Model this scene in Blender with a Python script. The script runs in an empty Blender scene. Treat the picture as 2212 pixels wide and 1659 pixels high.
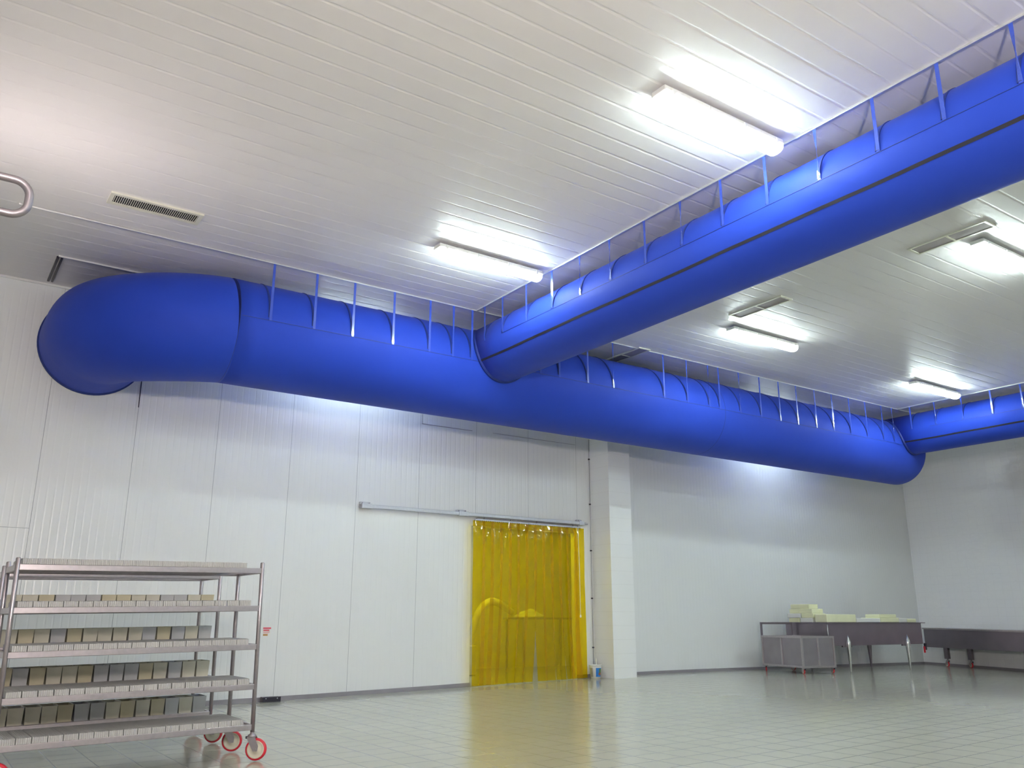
import bpy, bmesh, math, random
from mathutils import Vector, Matrix
random.seed(7)
PI = math.pi
scene = bpy.context.scene
FL1, FL2 = 30., 250.  # strengths of the two added lamps outside the frame
COL = scene.collection

# ------------------------------------------------------------------ measures
D, RX, H = 13.052, 21.826, 5.694          # back wall, right wall, ceiling
LX, FY = -4.0, -6.0                       # left wall, wall behind the camera
YR, XA, XB = 10.496, 6.518, 17.696        # ceiling rails

def lerp_table(x, t):
    if x <= t[0][0]: return t[0][1]
    for (a, b), (c, d) in zip(t, t[1:]):
        if x <= c:
            return b + (d - b) * (x - a) / (c - a)
    return t[-1][1]
GT = [(-5, -.15), (0, -.125), (2.7, -.088), (4.75, -.06), (7, -.02), (8.05, .008), (9.3, .04), (10.5, .061),
      (12, .08), (13.5, .083), (15.4, .074), (17, .06), (19, .045), (22, .022)]
def zf(x, y):
    """gently falling factory floor, draining to the left and to the right corner"""
    z = sum(lerp_table(x + o, GT) for o in (-.6, -.3, 0, .3, .6)) / 5
    s = min(1, max(0, (x - 17) / 4)); s = s * s * (3 - 2 * s)
    z -= .03 * min(4, max(0, 12.9 - y)) * s
    return z

# ------------------------------------------------------------------ materials
def new_mat(name):
    m = bpy.data.materials.new(name); m.use_nodes = True
    nt = m.node_tree
    b = nt.nodes['Principled BSDF']
    return m, nt, b
def N(nt, t, **kw):
    n = nt.nodes.new(t)
    for k, v in kw.items():
        setattr(n, k, v)
    return n
def L(nt, a, b): nt.links.new(a, b)
def math_n(nt, op, a, b=None, c=None, clamp=False):
    n = N(nt, 'ShaderNodeMath', operation=op); n.use_clamp = clamp
    for i, v in enumerate((a, b, c)):
        if v is None: continue
        if isinstance(v, (int, float)): n.inputs[i].default_value = v
        else: L(nt, v, n.inputs[i])
    return n.outputs[0]
def simple(name, col, rough=.5, metal=0., noise=0., nscale=8., bump=0., bscale=60., spec=.5, coat=0.):
    m, nt, b = new_mat(name)
    b.inputs['Roughness'].default_value = rough
    b.inputs['Metallic'].default_value = metal
    b.inputs['Specular IOR Level'].default_value = spec
    b.inputs['Coat Weight'].default_value = coat
    tc = N(nt, 'ShaderNodeTexCoord')
    no = N(nt, 'ShaderNodeTexNoise'); no.inputs['Scale'].default_value = nscale; no.inputs['Detail'].default_value = 1
    L(nt, tc.outputs['Object'], no.inputs['Vector'])
    r = N(nt, 'ShaderNodeMixRGB'); r.blend_type = 'MIX'
    r.inputs[1].default_value = (*[c * (1 - noise) for c in col], 1)
    r.inputs[2].default_value = (*[min(1, c * (1 + noise)) for c in col], 1)
    L(nt, no.outputs['Fac'], r.inputs[0]); L(nt, r.outputs[0], b.inputs['Base Color'])
    if bump:
        n2 = N(nt, 'ShaderNodeTexNoise'); n2.inputs['Scale'].default_value = bscale
        L(nt, tc.outputs['Object'], n2.inputs['Vector'])
        bp = N(nt, 'ShaderNodeBump'); bp.inputs['Strength'].default_value = bump; bp.inputs['Distance'].default_value = .01
        L(nt, n2.outputs['Fac'], bp.inputs['Height']); L(nt, bp.outputs[0], b.inputs['Normal'])
    return m

def line_mask(nt, coord, period, half, offset=0.):
    """1 on a line of half width `half` every `period` along coord"""
    a = math_n(nt, 'ADD', coord, period / 2 - offset)
    f = math_n(nt, 'FLOORED_MODULO', a, period)
    d = math_n(nt, 'ABSOLUTE', math_n(nt, 'SUBTRACT', f, period / 2))
    return math_n(nt, 'SUBTRACT', 1., math_n(nt, 'DIVIDE', d, half), clamp=True)

def panel_mat(name, col, axis, seam, rib, rough, seam_off=0., seam_col=(.25, .26, .28), rib_amp=.0012, extra=None, wav=0., smooth=False, seam_gate=None):
    """coated sandwich panels: seams and fine ribs pressed into the sheet"""
    m, nt, b = new_mat(name)
    b.inputs['Roughness'].default_value = rough
    tc = N(nt, 'ShaderNodeTexCoord'); sx = N(nt, 'ShaderNodeSeparateXYZ'); L(nt, tc.outputs['Object'], sx.inputs[0])
    co = sx.outputs[axis]
    sm = line_mask(nt, co, seam, .005, seam_off)
    if seam_gate is not None: sm = math_n(nt, 'MULTIPLY', sm, math_n(nt, 'LESS_THAN', co, seam_gate))
    if extra is not None:
        sm = math_n(nt, 'MAXIMUM', sm, extra(nt, sx))
    # ribs: flat lands with narrow V grooves
    rb = line_mask(nt, co, rib, rib * .16, rib / 2) if not smooth else math_n(nt, 'POWER', math_n(nt, 'ABSOLUTE', math_n(nt, 'SINE', math_n(nt, 'MULTIPLY', co, PI / rib))), 6.)
    no = N(nt, 'ShaderNodeTexNoise'); no.inputs['Scale'].default_value = .7; no.inputs['Detail'].default_value = 1
    L(nt, tc.outputs['Object'], no.inputs['Vector'])
    mx = N(nt, 'ShaderNodeMixRGB'); mx.inputs[1].default_value = (*[c * .97 for c in col], 1); mx.inputs[2].default_value = (*col, 1)
    L(nt, no.outputs['Fac'], mx.inputs[0])
    m2 = N(nt, 'ShaderNodeMixRGB'); m2.inputs[2].default_value = (*seam_col, 1)
    L(nt, mx.outputs[0], m2.inputs[1]); L(nt, sm, m2.inputs[0]); L(nt, m2.outputs[0], b.inputs['Base Color'])
    h = math_n(nt, 'MULTIPLY', rb, -rib_amp)
    h = math_n(nt, 'ADD', h, math_n(nt, 'MULTIPLY', sm, -.002 if not smooth else -.0003))
    if wav:
        n2 = N(nt, 'ShaderNodeTexNoise'); n2.inputs['Scale'].default_value = 1.2
        L(nt, tc.outputs['Object'], n2.inputs['Vector'])
        h = math_n(nt, 'ADD', h, math_n(nt, 'MULTIPLY', n2.outputs['Fac'], wav))
    bp = N(nt, 'ShaderNodeBump'); bp.inputs['Strength'].default_value = 1; bp.inputs['Distance'].default_value = 1
    L(nt, h, bp.inputs['Height'])
    if rib_amp: L(nt, bp.outputs[0], b.inputs['Normal'])
    return m

def back_extra(nt, sx):
    z = math_n(nt, 'SUBTRACT', 1., math_n(nt, 'DIVIDE', math_n(nt, 'ABSOLUTE', math_n(nt, 'SUBTRACT', sx.outputs[2], 2.265)), .005), clamp=True)
    g = math_n(nt, 'LESS_THAN', sx.outputs[0], 1.164)
    return math_n(nt, 'MULTIPLY', z, g)
M = {}
M['wall'] = panel_mat('white_coated_wall_panel', (.80, .81, .81), 0, 1.1635, 1.1635 / 12, .29, 0., (.3, .31, .34), .0015, back_extra, seam_gate=11.3)
M['wall2'] = panel_mat('white_panel_side', (.80, .81, .81), 1, 1.1635, 1.1635 / 12, .33, 0., (.3, .31, .34), .0009)
def ceil_extra(nt, sx):
    a = math_n(nt, 'SUBTRACT', 1., math_n(nt, 'DIVIDE', math_n(nt, 'ABSOLUTE', math_n(nt, 'SUBTRACT', sx.outputs[0], 14.85)), .008), clamp=True)
    return math_n(nt, 'MULTIPLY', a, .9)
M['ceiling'] = panel_mat('white_ribbed_ceiling_panel', (.82, .80, .79), 1, 40., 40., .38, 15., (.7, .69, .68), 0., ceil_extra)
M['backwall'] = simple('plain_white_panel', (.79, .80, .80), .35)
M['backroom'] = simple('backroom_wall', (.72, .68, .52), .5)

# glossy tiled right wall, wavy reflections
m, nt, b = new_mat('glossy_white_tile_wall'); M['tile_wall'] = m
b.inputs['Roughness'].default_value = .08
tc = N(nt, 'ShaderNodeTexCoord'); sx = N(nt, 'ShaderNodeSeparateXYZ'); L(nt, tc.outputs['Object'], sx.inputs[0])
g = math_n(nt, 'MAXIMUM', line_mask(nt, sx.outputs[1], .2, .003), line_mask(nt, sx.outputs[2], .2, .003))
mx = N(nt, 'ShaderNodeMixRGB'); mx.inputs[1].default_value = (.86, .86, .88, 1); mx.inputs[2].default_value = (.76, .76, .78, 1)
L(nt, g, mx.inputs[0]); L(nt, mx.outputs[0], b.inputs['Base Color'])
n1 = N(nt, 'ShaderNodeTexNoise'); n1.inputs['Scale'].default_value = 7; n1.inputs['Detail'].default_value = 1.5
L(nt, tc.outputs['Object'], n1.inputs['Vector'])
h = math_n(nt, 'ADD', math_n(nt, 'MULTIPLY', n1.outputs['Fac'], .006), math_n(nt, 'MULTIPLY', g, -.0012))
bp = N(nt, 'ShaderNodeBump'); bp.inputs['Distance'].default_value = 1; bp.inputs['Strength'].default_value = 1
L(nt, h, bp.inputs['Height']); L(nt, bp.outputs[0], b.inputs['Normal'])

# tiled pillar
m, nt, b = new_mat('white_pillar_tile'); M['pillar'] = m
b.inputs['Roughness'].default_value = .3
tc = N(nt, 'ShaderNodeTexCoord'); sx = N(nt, 'ShaderNodeSeparateXYZ'); L(nt, tc.outputs['Object'], sx.inputs[0])
g = line_mask(nt, sx.outputs[2], .25, .003)
mx = N(nt, 'ShaderNodeMixRGB'); mx.inputs[1].default_value = (.87, .88, .88, 1); mx.inputs[2].default_value = (.72, .72, .72, 1)
L(nt, g, mx.inputs[0]); L(nt, mx.outputs[0], b.inputs['Base Color'])

# floor: beige-grey glazed tiles, thin film of water towards the right corner
m, nt, b = new_mat('wet_floor_tiles'); M['floor'] = m
tc = N(nt, 'ShaderNodeTexCoord'); sx = N(nt, 'ShaderNodeSeparateXYZ'); L(nt, tc.outputs['Object'], sx.inputs[0])
g = math_n(nt, 'MAXIMUM', line_mask(nt, sx.outputs[0], .3, .006, .03), line_mask(nt, sx.outputs[1], .3, .006, .05))
vo = N(nt, 'ShaderNodeTexVoronoi'); vo.feature = 'F1'; vo.inputs['Scale'].default_value = 1 / .3; vo.inputs['Randomness'].default_value = 0
L(nt, tc.outputs['Object'], vo.inputs['Vector'])
n0 = N(nt, 'ShaderNodeTexNoise'); n0.inputs['Scale'].default_value = .8; n0.inputs['Detail'].default_value = 5
L(nt, tc.outputs['Object'], n0.inputs['Vector'])
mxa = N(nt, 'ShaderNodeMixRGB'); mxa.inputs[1].default_value = (.44, .43, .355, 1); mxa.inputs[2].default_value = (.52, .51, .425, 1)
L(nt, n0.outputs['Fac'], mxa.inputs[0])
mx = N(nt, 'ShaderNodeMixRGB'); mx.inputs[2].default_value = (.2, .19, .18, 1)
L(nt, mxa.outputs[0], mx.inputs[1]); L(nt, g, mx.inputs[0]); L(nt, mx.outputs[0], b.inputs['Base Color'])
# water mask grows towards x>12, y>8
wx = math_n(nt, 'DIVIDE', math_n(nt, 'SUBTRACT', sx.outputs[0], 12.5), 3., clamp=True)
wy = math_n(nt, 'DIVIDE', math_n(nt, 'SUBTRACT', sx.outputs[1], 7.), 2.5, clamp=True)
wm = math_n(nt, 'MULTIPLY', wx, wy)
mpw = N(nt, 'ShaderNodeMapping'); mpw.inputs['Rotation'].default_value = (0, 0, .6); mpw.inputs['Scale'].default_value = (1., 2.4, 1)
L(nt, tc.outputs['Object'], mpw.inputs['Vector'])
n1 = N(nt, 'ShaderNodeTexNoise'); n1.inputs['Scale'].default_value = 6.5; n1.inputs['Detail'].default_value = 3
L(nt, mpw.outputs[0], n1.inputs['Vector'])
n3 = N(nt, 'ShaderNodeTexNoise'); n3.inputs['Scale'].default_value = 1.1; n3.inputs['Detail'].default_value = 2
L(nt, tc.outputs['Object'], n3.inputs['Vector'])
h = math_n(nt, 'MULTIPLY', n1.outputs['Fac'], math_n(nt, 'MULTIPLY', wm, .012))
h = math_n(nt, 'ADD', h, math_n(nt, 'MULTIPLY', n3.outputs['Fac'], .0012))
h = math_n(nt, 'ADD', h, math_n(nt, 'MULTIPLY', math_n(nt, 'MULTIPLY', g, -.0007), math_n(nt, 'SUBTRACT', 1., wm)))
bp = N(nt, 'ShaderNodeBump'); bp.inputs['Distance'].default_value = 1; bp.inputs['Strength'].default_value = 1
L(nt, h, bp.inputs['Height']); L(nt, bp.outputs[0], b.inputs['Normal'])
ro = math_n(nt, 'SUBTRACT', .135, math_n(nt, 'MULTIPLY', wm, .05))
L(nt, ro, b.inputs['Roughness'])
b.inputs['Specular IOR Level'].default_value = .7; b.inputs['Coat Weight'].default_value = 0; b.inputs['Coat Roughness'].default_value = .14; b.inputs['Coat IOR'].default_value = 1.45
L(nt, bp.outputs[0], b.inputs['Coat Normal'])

# blue duct cloth
m, nt, b = new_mat('blue_duct_fabric'); M['blue'] = m
b.inputs['Roughness'].default_value = .62
b.inputs['Specular IOR Level'].default_value = .2
b.inputs['Sheen Weight'].default_value = .05
tc = N(nt, 'ShaderNodeTexCoord')
n0 = N(nt, 'ShaderNodeTexNoise'); n0.inputs['Scale'].default_value = .9; n0.inputs['Detail'].default_value = 5
L(nt, tc.outputs['Object'], n0.inputs['Vector'])
mx = N(nt, 'ShaderNodeMixRGB'); mx.inputs[1].default_value = (.016, .052, .44, 1); mx.inputs[2].default_value = (.022, .066, .52, 1)
L(nt, n0.outputs['Fac'], mx.inputs[0]); L(nt, mx.outputs[0], b.inputs['Base Color'])
n1 = N(nt, 'ShaderNodeTexNoise'); n1.inputs['Scale'].default_value = 3.5; n1.inputs['Detail'].default_value = 2
L(nt, tc.outputs['Object'], n1.inputs['Vector'])
bp = N(nt, 'ShaderNodeBump'); bp.inputs['Distance'].default_value = 1; bp.inputs['Strength'].default_value = 1
L(nt, math_n(nt, 'MULTIPLY', n1.outputs['Fac'], .004), bp.inputs['Height']); L(nt, bp.outputs[0], b.inputs['Normal'])
M['blue_seam'] = simple('blue_seam_tape', (.012, .032, .22), .6)
M['strap'] = simple('blue_glossy_strap', (.05, .1, .55), .22, coat=.5)
M['zip'] = simple('black_zip_tape', (.02, .018, .03), .7)
M['steel'] = simple('brushed_stainless', (.46, .42, .44), .3, .85, .12, 30)
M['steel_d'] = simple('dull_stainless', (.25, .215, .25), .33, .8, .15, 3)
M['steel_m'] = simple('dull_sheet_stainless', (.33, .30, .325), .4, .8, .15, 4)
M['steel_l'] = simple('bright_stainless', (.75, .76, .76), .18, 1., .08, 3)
M['galv'] = simple('galvanised_rail', (.5, .5, .55), .4, .6, .1, 40)
M['alu'] = simple('aluminium_profile', (.75, .75, .76), .3, .7)
M['conduit'] = simple('grey_plastic_conduit', (.42, .42, .45), .5)
M['kerb'] = simple('grey_kerb', (.3, .28, .31), .35, .3, .1, 5)
M['dark'] = simple('dark_gap', (.012, .012, .015), .8)
M['black'] = simple('black_plastic', (.02, .016, .03), .3)
M['red'] = simple('red_polyurethane', (.62, .02, .04), .35)
M['cream'] = simple('cream_nylon', (.62, .58, .47), .5)
M['white_pl'] = simple('white_plastic', (.8, .8, .78), .35)
M['cream_pl'] = simple('cream_plastic_frame', (.75, .74, .62), .4)
M['filter'] = simple('grey_filter_mesh', (.34, .31, .31), .8, 0, .12, 90)
M['mould_w'] = simple('white_mould_plastic', (.47, .465, .46), .45, 0, .08, 25, .3, 120)
M['mould_b'] = simple('beige_mould_plastic', (.54, .51, .42), .4, 0, .12, 9)
M['mould_g'] = simple('grey_mould_plastic', (.44, .44, .45), .4, 0, .1, 9)
M['mould_y'] = simple('ochre_mould_plastic', (.50, .45, .32), .4, 0, .12, 9)
M['foam'] = simple('pale_yellow_plastic', (.82, .82, .56), .45, 0, .08, 5)
M['foam_w'] = simple('pale_white_plastic', (.78, .78, .74), .45, 0, .06, 5)
M['blue_label'] = simple('blue_print', (.02, .19, .6), .4)
M['green_pr'] = simple('green_print', (.09, .2, .05), .5)
M['brown_pr'] = simple('brown_print', (.3, .1, .06), .5)
M['red_pr'] = simple('red_print', (.65, .06, .1), .5)
M['orange_pr'] = simple('orange_print', (.5, .25, .08), .5)
M['cloth'] = simple('white_cloth', (.8, .8, .74), .8)

m, nt, b = new_mat('punched_galvanised_plate'); M['punched'] = m
b.inputs['Roughness'].default_value = .4; b.inputs['Metallic'].default_value = .6
tc = N(nt, 'ShaderNodeTexCoord'); sx = N(nt, 'ShaderNodeSeparateXYZ'); L(nt, tc.outputs['Object'], sx.inputs[0])
g = math_n(nt, 'MULTIPLY', line_mask(nt, sx.outputs[0], .04, .012, .02), math_n(nt, 'LESS_THAN', math_n(nt, 'ABSOLUTE', math_n(nt, 'SUBTRACT', sx.outputs[2], 2.8)), .009))
mx = N(nt, 'ShaderNodeMixRGB'); mx.inputs[1].default_value = (.5, .5, .55, 1); mx.inputs[2].default_value = (.02, .02, .02, 1)
L(nt, math_n(nt, 'MULTIPLY', g, 3., clamp=True), mx.inputs[0]); L(nt, mx.outputs[0], b.inputs['Base Color'])

# yellow PVC strip: tinted see-through sheet with a glossy skin
m, nt, b = new_mat('yellow_pvc_strip'); M['pvc'] = m
out = nt.nodes['Material Output']
b.inputs['Base Color'].default_value = (.78, .52, .0, 1); b.inputs['Roughness'].default_value = .06
tr = N(nt, 'ShaderNodeBsdfTransparent'); tr.inputs[0].default_value = (.88, .71, .01, 1)
tl = N(nt, 'ShaderNodeBsdfTranslucent'); tl.inputs[0].default_value = (.8, .54, .0, 1)
ms1 = N(nt, 'ShaderNodeMixShader'); ms1.inputs[0].default_value = .4; L(nt, b.outputs[0], ms1.inputs[1]); L(nt, tl.outputs[0], ms1.inputs[2])
ms2 = N(nt, 'ShaderNodeMixShader'); ms2.inputs[0].default_value = .3; L(nt, tr.outputs[0], ms2.inputs[1]); L(nt, ms1.outputs[0], ms2.inputs[2])
lw = N(nt, 'ShaderNodeLayerWeight'); lw.inputs[0].default_value = .5
fr_ = math_n(nt, 'ADD', math_n(nt, 'MULTIPLY', math_n(nt, 'POWER', lw.outputs['Facing'], 4.), .4), .025)
gl = N(nt, 'ShaderNodeBsdfGlossy'); gl.inputs['Roughness'].default_value = .05
ms3 = N(nt, 'ShaderNodeMixShader'); L(nt, fr_, ms3.inputs[0]); L(nt, ms2.outputs[0], ms3.inputs[1]); L(nt, gl.outputs[0], ms3.inputs[2])
L(nt, ms3.outputs[0], out.inputs['Surface'])

# lamp tube and clear cover
def emit(name, col, st):
    m, nt, b = new_mat(name)
    b.inputs['Base Color'].default_value = (.8, .8, .8, 1)
    b.inputs['Emission Color'].default_value = (*col, 1); b.inputs['Emission Strength'].default_value = st
    return m
M['tube'] = emit('fluorescent_tube_glow', (.84, 1., .98), 110.)
m, nt, b = new_mat('clear_lamp_cover'); M['cover'] = m
out = nt.nodes['Material Output']
b.inputs['Base Color'].default_value = (.9, .9, .9, 1); b.inputs['Roughness'].default_value = .1
tr = N(nt, 'ShaderNodeBsdfTransparent'); tr.inputs[0].default_value = (.97, .97, .97, 1)
tl = N(nt, 'ShaderNodeBsdfTranslucent'); tl.inputs[0].default_value = (.95, .95, .95, 1)
m0 = N(nt, 'ShaderNodeMixShader'); m0.inputs[0].default_value = .8; L(nt, b.outputs[0], m0.inputs[1]); L(nt, tl.outputs[0], m0.inputs[2])
ms = N(nt, 'ShaderNodeMixShader'); ms.inputs[0].default_value = .45; L(nt, tr.outputs[0], ms.inputs[1]); L(nt, m0.outputs[0], ms.inputs[2])
L(nt, ms.outputs[0], out.inputs['Surface'])

# ------------------------------------------------------------------ mesh helpers
def box(bm, x0, x1, y0, y1, z0, z1, bev=0.):
    vs = [bm.verts.new((x, y, z)) for z in (z0, z1) for y in (y0, y1) for x in (x0, x1)]
    fs = [bm.faces.new([vs[i] for i in f]) for f in
          ((0, 2, 3, 1), (4, 5, 7, 6), (0, 1, 5, 4), (2, 6, 7, 3), (0, 4, 6, 2), (1, 3, 7, 5))]
    if bev:
        es = list({e for f in fs for e in f.edges})
        bmesh.ops.bevel(bm, geom=es, offset=bev, segments=2, affect='EDGES', profile=.5)
def tube(bm, pts, r, seg=12, cap=True):
    """swept tube; r a number or a list per point"""
    pts = [Vector(p) for p in pts]
    rs = r if isinstance(r, (list, tuple)) else [r] * len(pts)
    rings = []; nrm = None
    for i, p in enumerate(pts):
        t = (pts[min(i + 1, len(pts) - 1)] - pts[max(i - 1, 0)]).normalized()
        if nrm is None:
            nrm = t.orthogonal().normalized()
        else:
            nrm = (nrm - t * nrm.dot(t)).normalized()
        bn = t.cross(nrm)
        rings.append([bm.verts.new(p + rs[i] * (math.cos(a) * nrm + math.sin(a) * bn)) for a in [2 * PI * k / seg for k in range(seg)]])
    for a, b_ in zip(rings, rings[1:]):
        for k in range(seg):
            f = bm.faces.new((a[k], a[(k + 1) % seg], b_[(k + 1) % seg], b_[k])); f.smooth = True
    if cap:
        bm.faces.new(rings[0][::-1]); bm.faces.new(rings[-1])
    return rings
def lathe(bm, prof, c=(0, 0, 0), axis='z', seg=24, smooth=True):
    """prof: (radius, height) list"""
    rings = []
    for r, h in prof:
        ring = []
        for k in range(seg):
            a = 2 * PI * k / seg
            u, v = r * math.cos(a), r * math.sin(a)
            p = (u, v, h) if axis == 'z' else ((h, u, v) if axis == 'x' else (u, h, v))
            ring.append(bm.verts.new((p[0] + c[0], p[1] + c[1], p[2] + c[2])))
        rings.append(ring)
    for a, b_ in zip(rings, rings[1:]):
        for k in range(seg):
            f = bm.faces.new((a[k], a[(k + 1) % seg], b_[(k + 1) % seg], b_[k])); f.smooth = smooth
    if prof[0][0] > 1e-5: bm.faces.new(rings[0][::-1])
    if prof[-1][0] > 1e-5: bm.faces.new(rings[-1])
def mk(name, bm, mat, parent=None, loc=None, smooth=False):
    bmesh.ops.recalc_face_normals(bm, faces=bm.faces)
    me = bpy.data.meshes.new(name); bm.to_mesh(me); bm.free()
    me.materials.append(M[mat] if isinstance(mat, str) else mat)
    o = bpy.data.objects.new(name, me); COL.objects.link(o)
    if loc: o.location = loc
    if parent: o.parent = parent
    return o
def B(name, mat, boxes, parent=None, bev=0., loc=None):
    bm = bmesh.new()
    for b_ in boxes: box(bm, *b_, bev=bev)
    return mk(name, bm, mat, parent, loc)
def tag(o, label, cat, group=None):
    o['label'] = label; o['category'] = cat
    if group: o['group'] = group
    return o
def thing(name, label, cat, loc=(0, 0, 0), rz=0., group=None):
    o = bpy.data.objects.new(name, None); COL.objects.link(o)
    o.location = loc; o.rotation_euler = (0, 0, rz); o.empty_display_size = .1
    return tag(o, label, cat, group)
def struct(o):
    o['kind'] = 'structure'; return o
def dup(root, loc, label, group=None, rot=None):
    r = root.copy(); COL.objects.link(r); r.location = loc; r['label'] = label
    if rot is not None: r.rotation_euler = rot
    if group: r['group'] = group
    for ch in list(root.children):
        c = ch.copy(); COL.objects.link(c); c.parent = r
        for g_ in list(ch.children):
            d = g_.copy(); COL.objects.link(d); d.parent = c
    return r

# ------------------------------------------------------------------ the room
bm = bmesh.new()
xs = [LX + i * .5 for i in range(int((RX - LX) / .5) + 1)] + [RX]; ys = [FY + i * .5 for i in range(39)] + [D]
ys = sorted({round(y, 3) for y in ys if y <= D})
g_ = [[bm.verts.new((x, y, zf(x, y))) for x in xs] for y in ys]
for j in range(len(ys) - 1):
    for i in range(len(xs) - 1):
        bm.faces.new((g_[j][i], g_[j][i + 1], g_[j + 1][i + 1], g_[j + 1][i])).smooth = True
struct(mk('floor', bm, 'floor'))
bm = bmesh.new(); prof = []; y = FY
while y < D - .24:
    prof += [(y + .0, 0), (y + .016, .0027), (y + .026, .0027), (y + .042, 0)]; y += .232
prof += [(D, 0), (D, .12), (FY, .12)]
lo = [bm.verts.new((LX, a, H + c)) for a, c in prof]; hi = [bm.verts.new((RX, a, H + c)) for a, c in prof]
for k in range(len(prof)):
    k2 = (k + 1) % len(prof); bm.faces.new((lo[k], lo[k2], hi[k2], hi[k]))
struct(mk('ceiling', bm, 'ceiling'))
DX0, DX1, DZ = 8.06, 10.40, 2.72           # doorway in the back wall
struct(B('wall_back', 'wall', [(LX, DX0, D, D + .12, -.3, H), (DX1, RX, D, D + .12, -.3, H), (DX0, DX1, D, D + .12, DZ, H)]))
struct(B('wall_right', 'tile_wall', [(RX, RX + .12, FY, D + .12, -.3, H)]))
struct(B('wall_left', 'backwall', [(LX - .12, LX, FY, D + .12, -.3, H)]))
struct(B('wall_front', 'backwall', [(LX, RX, FY - .12, FY, -.3, H)]))
struct(B('wall_pillar', 'pillar', [(10.83, 11.385, 12.502, D, 0., H)]))
# room beyond the doorway
bx0, bx1, by1, bh = 6.6, 13.6, 17.2, 3.3
struct(B('floor_beyond', 'floor', [(bx0, bx1, D, by1, -.1, .03)]))
struct(B('wall_beyond_back', 'backroom', [(bx0, bx1, by1, by1 + .1, -.1, bh)]))
struct(B('wall_beyond_left', 'backroom', [(bx0 - .1, bx0, D + .12, by1, -.1, bh)]))
struct(B('wall_beyond_right', 'backroom', [(bx1, bx1 + .1, D + .12, by1, -.1, bh)]))
struct(B('ceiling_beyond', 'backroom', [(bx0, bx1, D + .12, by1, bh, bh + .1)]))

def kerb(name, pts, nx, ny, h=.062, t=.03):
    """low kerb following the floor"""
    bm = bmesh.new(); prev = None
    for x, y in pts:
        z = zf(x, y)
        cur = [bm.verts.new(p) for p in ((x, y, z - .03), (x - nx * t, y - ny * t, z - .03), (x - nx * t, y - ny * t, z + h), (x, y, z + h))]
        if prev:
            for k in range(4): bm.faces.new((prev[k], prev[(k + 1) % 4], cur[(k + 1) % 4], cur[k]))
        else: bm.faces.new(cur)
        prev = cur
    bm.faces.new(prev)
    return struct(mk(name, bm, 'kerb'))
def span(a, b, n=24): return [a + (b - a) * i / n for i in range(n + 1)]
kerb('baseboard_back', [(x, D) for x in span(LX, DX0)], 0, 1)
kerb('baseboard_back_middle', [(x, D) for x in span(DX1, 10.83, 3)], 0, 1)
kerb('baseboard_back_right', [(x, D) for x in span(11.385, RX)], 0, 1, .05)
kerb('baseboard_right', [(RX, y) for y in span(D - .03, FY)], 1, 0, .05)
kerb('baseboard_left', [(LX, y) for y in span(D - .03, FY)], -1, 0)
# cove bead between wall and ceiling, joint line above the doorway
struct(B('trim_1', 'white_pl', [(LX, 10.83, D - .03, D, H - .03, H)]))
struct(B('trim_2', 'white_pl', [(11.385, RX, D - .03, D, H - .03, H)]))
bm = bmesh.new(); box(bm, 7.0, 8.05, D - .004, D, 4.44, 4.449); box(bm, 8.5, 10.45, D - .004, D, 4.455, 4.461); box(bm, 7.0, 7.006, D - .004, D, 4.44, 4.62)
struct(mk('trim_3', bm, 'kerb'))

# ------------------------------------------------------------------ lamps
def make_lamp(loc, label, group):
    t = thing('ceiling_lamp', label, 'ceiling light', loc, 0, group)
    bm = bmesh.new(); box(bm, -.80, .80, -.085, .085, -.085, -.035, bev=.008)
    mk('housing', bm, 'white_pl', t)
    for x in (-.46, .46): B('mounting_bracket', 'alu', [(-.04, .04, -.03, .03, -.036, 0)], t, loc=(x, 0, 0))
    for y in (-.036, .036):
        bm = bmesh.new(); tube(bm, [(-.74, y, -.122), (.74, y, -.122)], .014, 8)
        mk('fluorescent_tube', bm, 'tube', t)
    bm = bmesh.new()                       # trough-shaped cover below the tubes
    n = 10; prof = [(.092 * math.cos(PI * k / n), -.083 - .082 * math.sin(PI * k / n) ** .6) for k in range(n + 1)]
    a = [bm.verts.new((-.79, y, z)) for y, z in prof]; c = [bm.verts.new((.79, y, z)) for y, z in prof]
    for k in range(n): bm.faces.new((a[k], a[k + 1], c[k + 1], c[k])).smooth = True
    bm.faces.new(a); bm.faces.new(c[::-1])
    mk('diffuser', bm, 'cover', t)
    c0 = None
    for x in (-.7, -.24, .24, .7):
        for s in (-1, 1):
            if c0 is None:
                c0 = B('clip', 'white_pl', [(-.015, .015, -.006, .006, -.11, -.055)], t, bev=.003, loc=(x, s * .094, 0))
            else:
                c = c0.copy(); COL.objects.link(c); c.parent = t; c.location = (x, s * .094, 0)
    return t
lamps = [
 (5.60, 4.72, 'largest tubular ceiling light, at the top beside the blue branch duct'),
 (5.60, 8.70, 'tubular ceiling light left of where the two blue ducts join'),
 (11.05, 8.75, 'tubular ceiling light right of the branch duct beside a grey grille'),
 (16.50, 8.92, 'small distant ceiling light by the right end of the main blue duct'),
 (11.05, 4.77, 'ceiling light cut off by the right edge of the photo, beside a grille'),
 (5.55, 12.70, 'ceiling light hidden behind the blue duct, lighting the wall left of the doorway'),
 (16.1, 12.65, 'ceiling light hidden behind the blue duct, lighting the wall right of the pillar'),
 (16.50, 4.85, 'ceiling light over the right side of the hall outside the frame'),
 (5.60, .67, 'ceiling light overhead just behind the viewpoint'),
 (11.05, .67, 'ceiling light to the right behind the viewpoint'),
 (16.50, .67, 'ceiling light far to the right behind the viewpoint'),
 (5.60, -3.4, 'ceiling light at the rear of the hall, left row'),
 (11.05, -3.4, 'ceiling light at the rear of the hall, middle row'),
 (16.50, -3.4, 'ceiling light at the rear of the hall, right row')]
lamp0 = None
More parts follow.
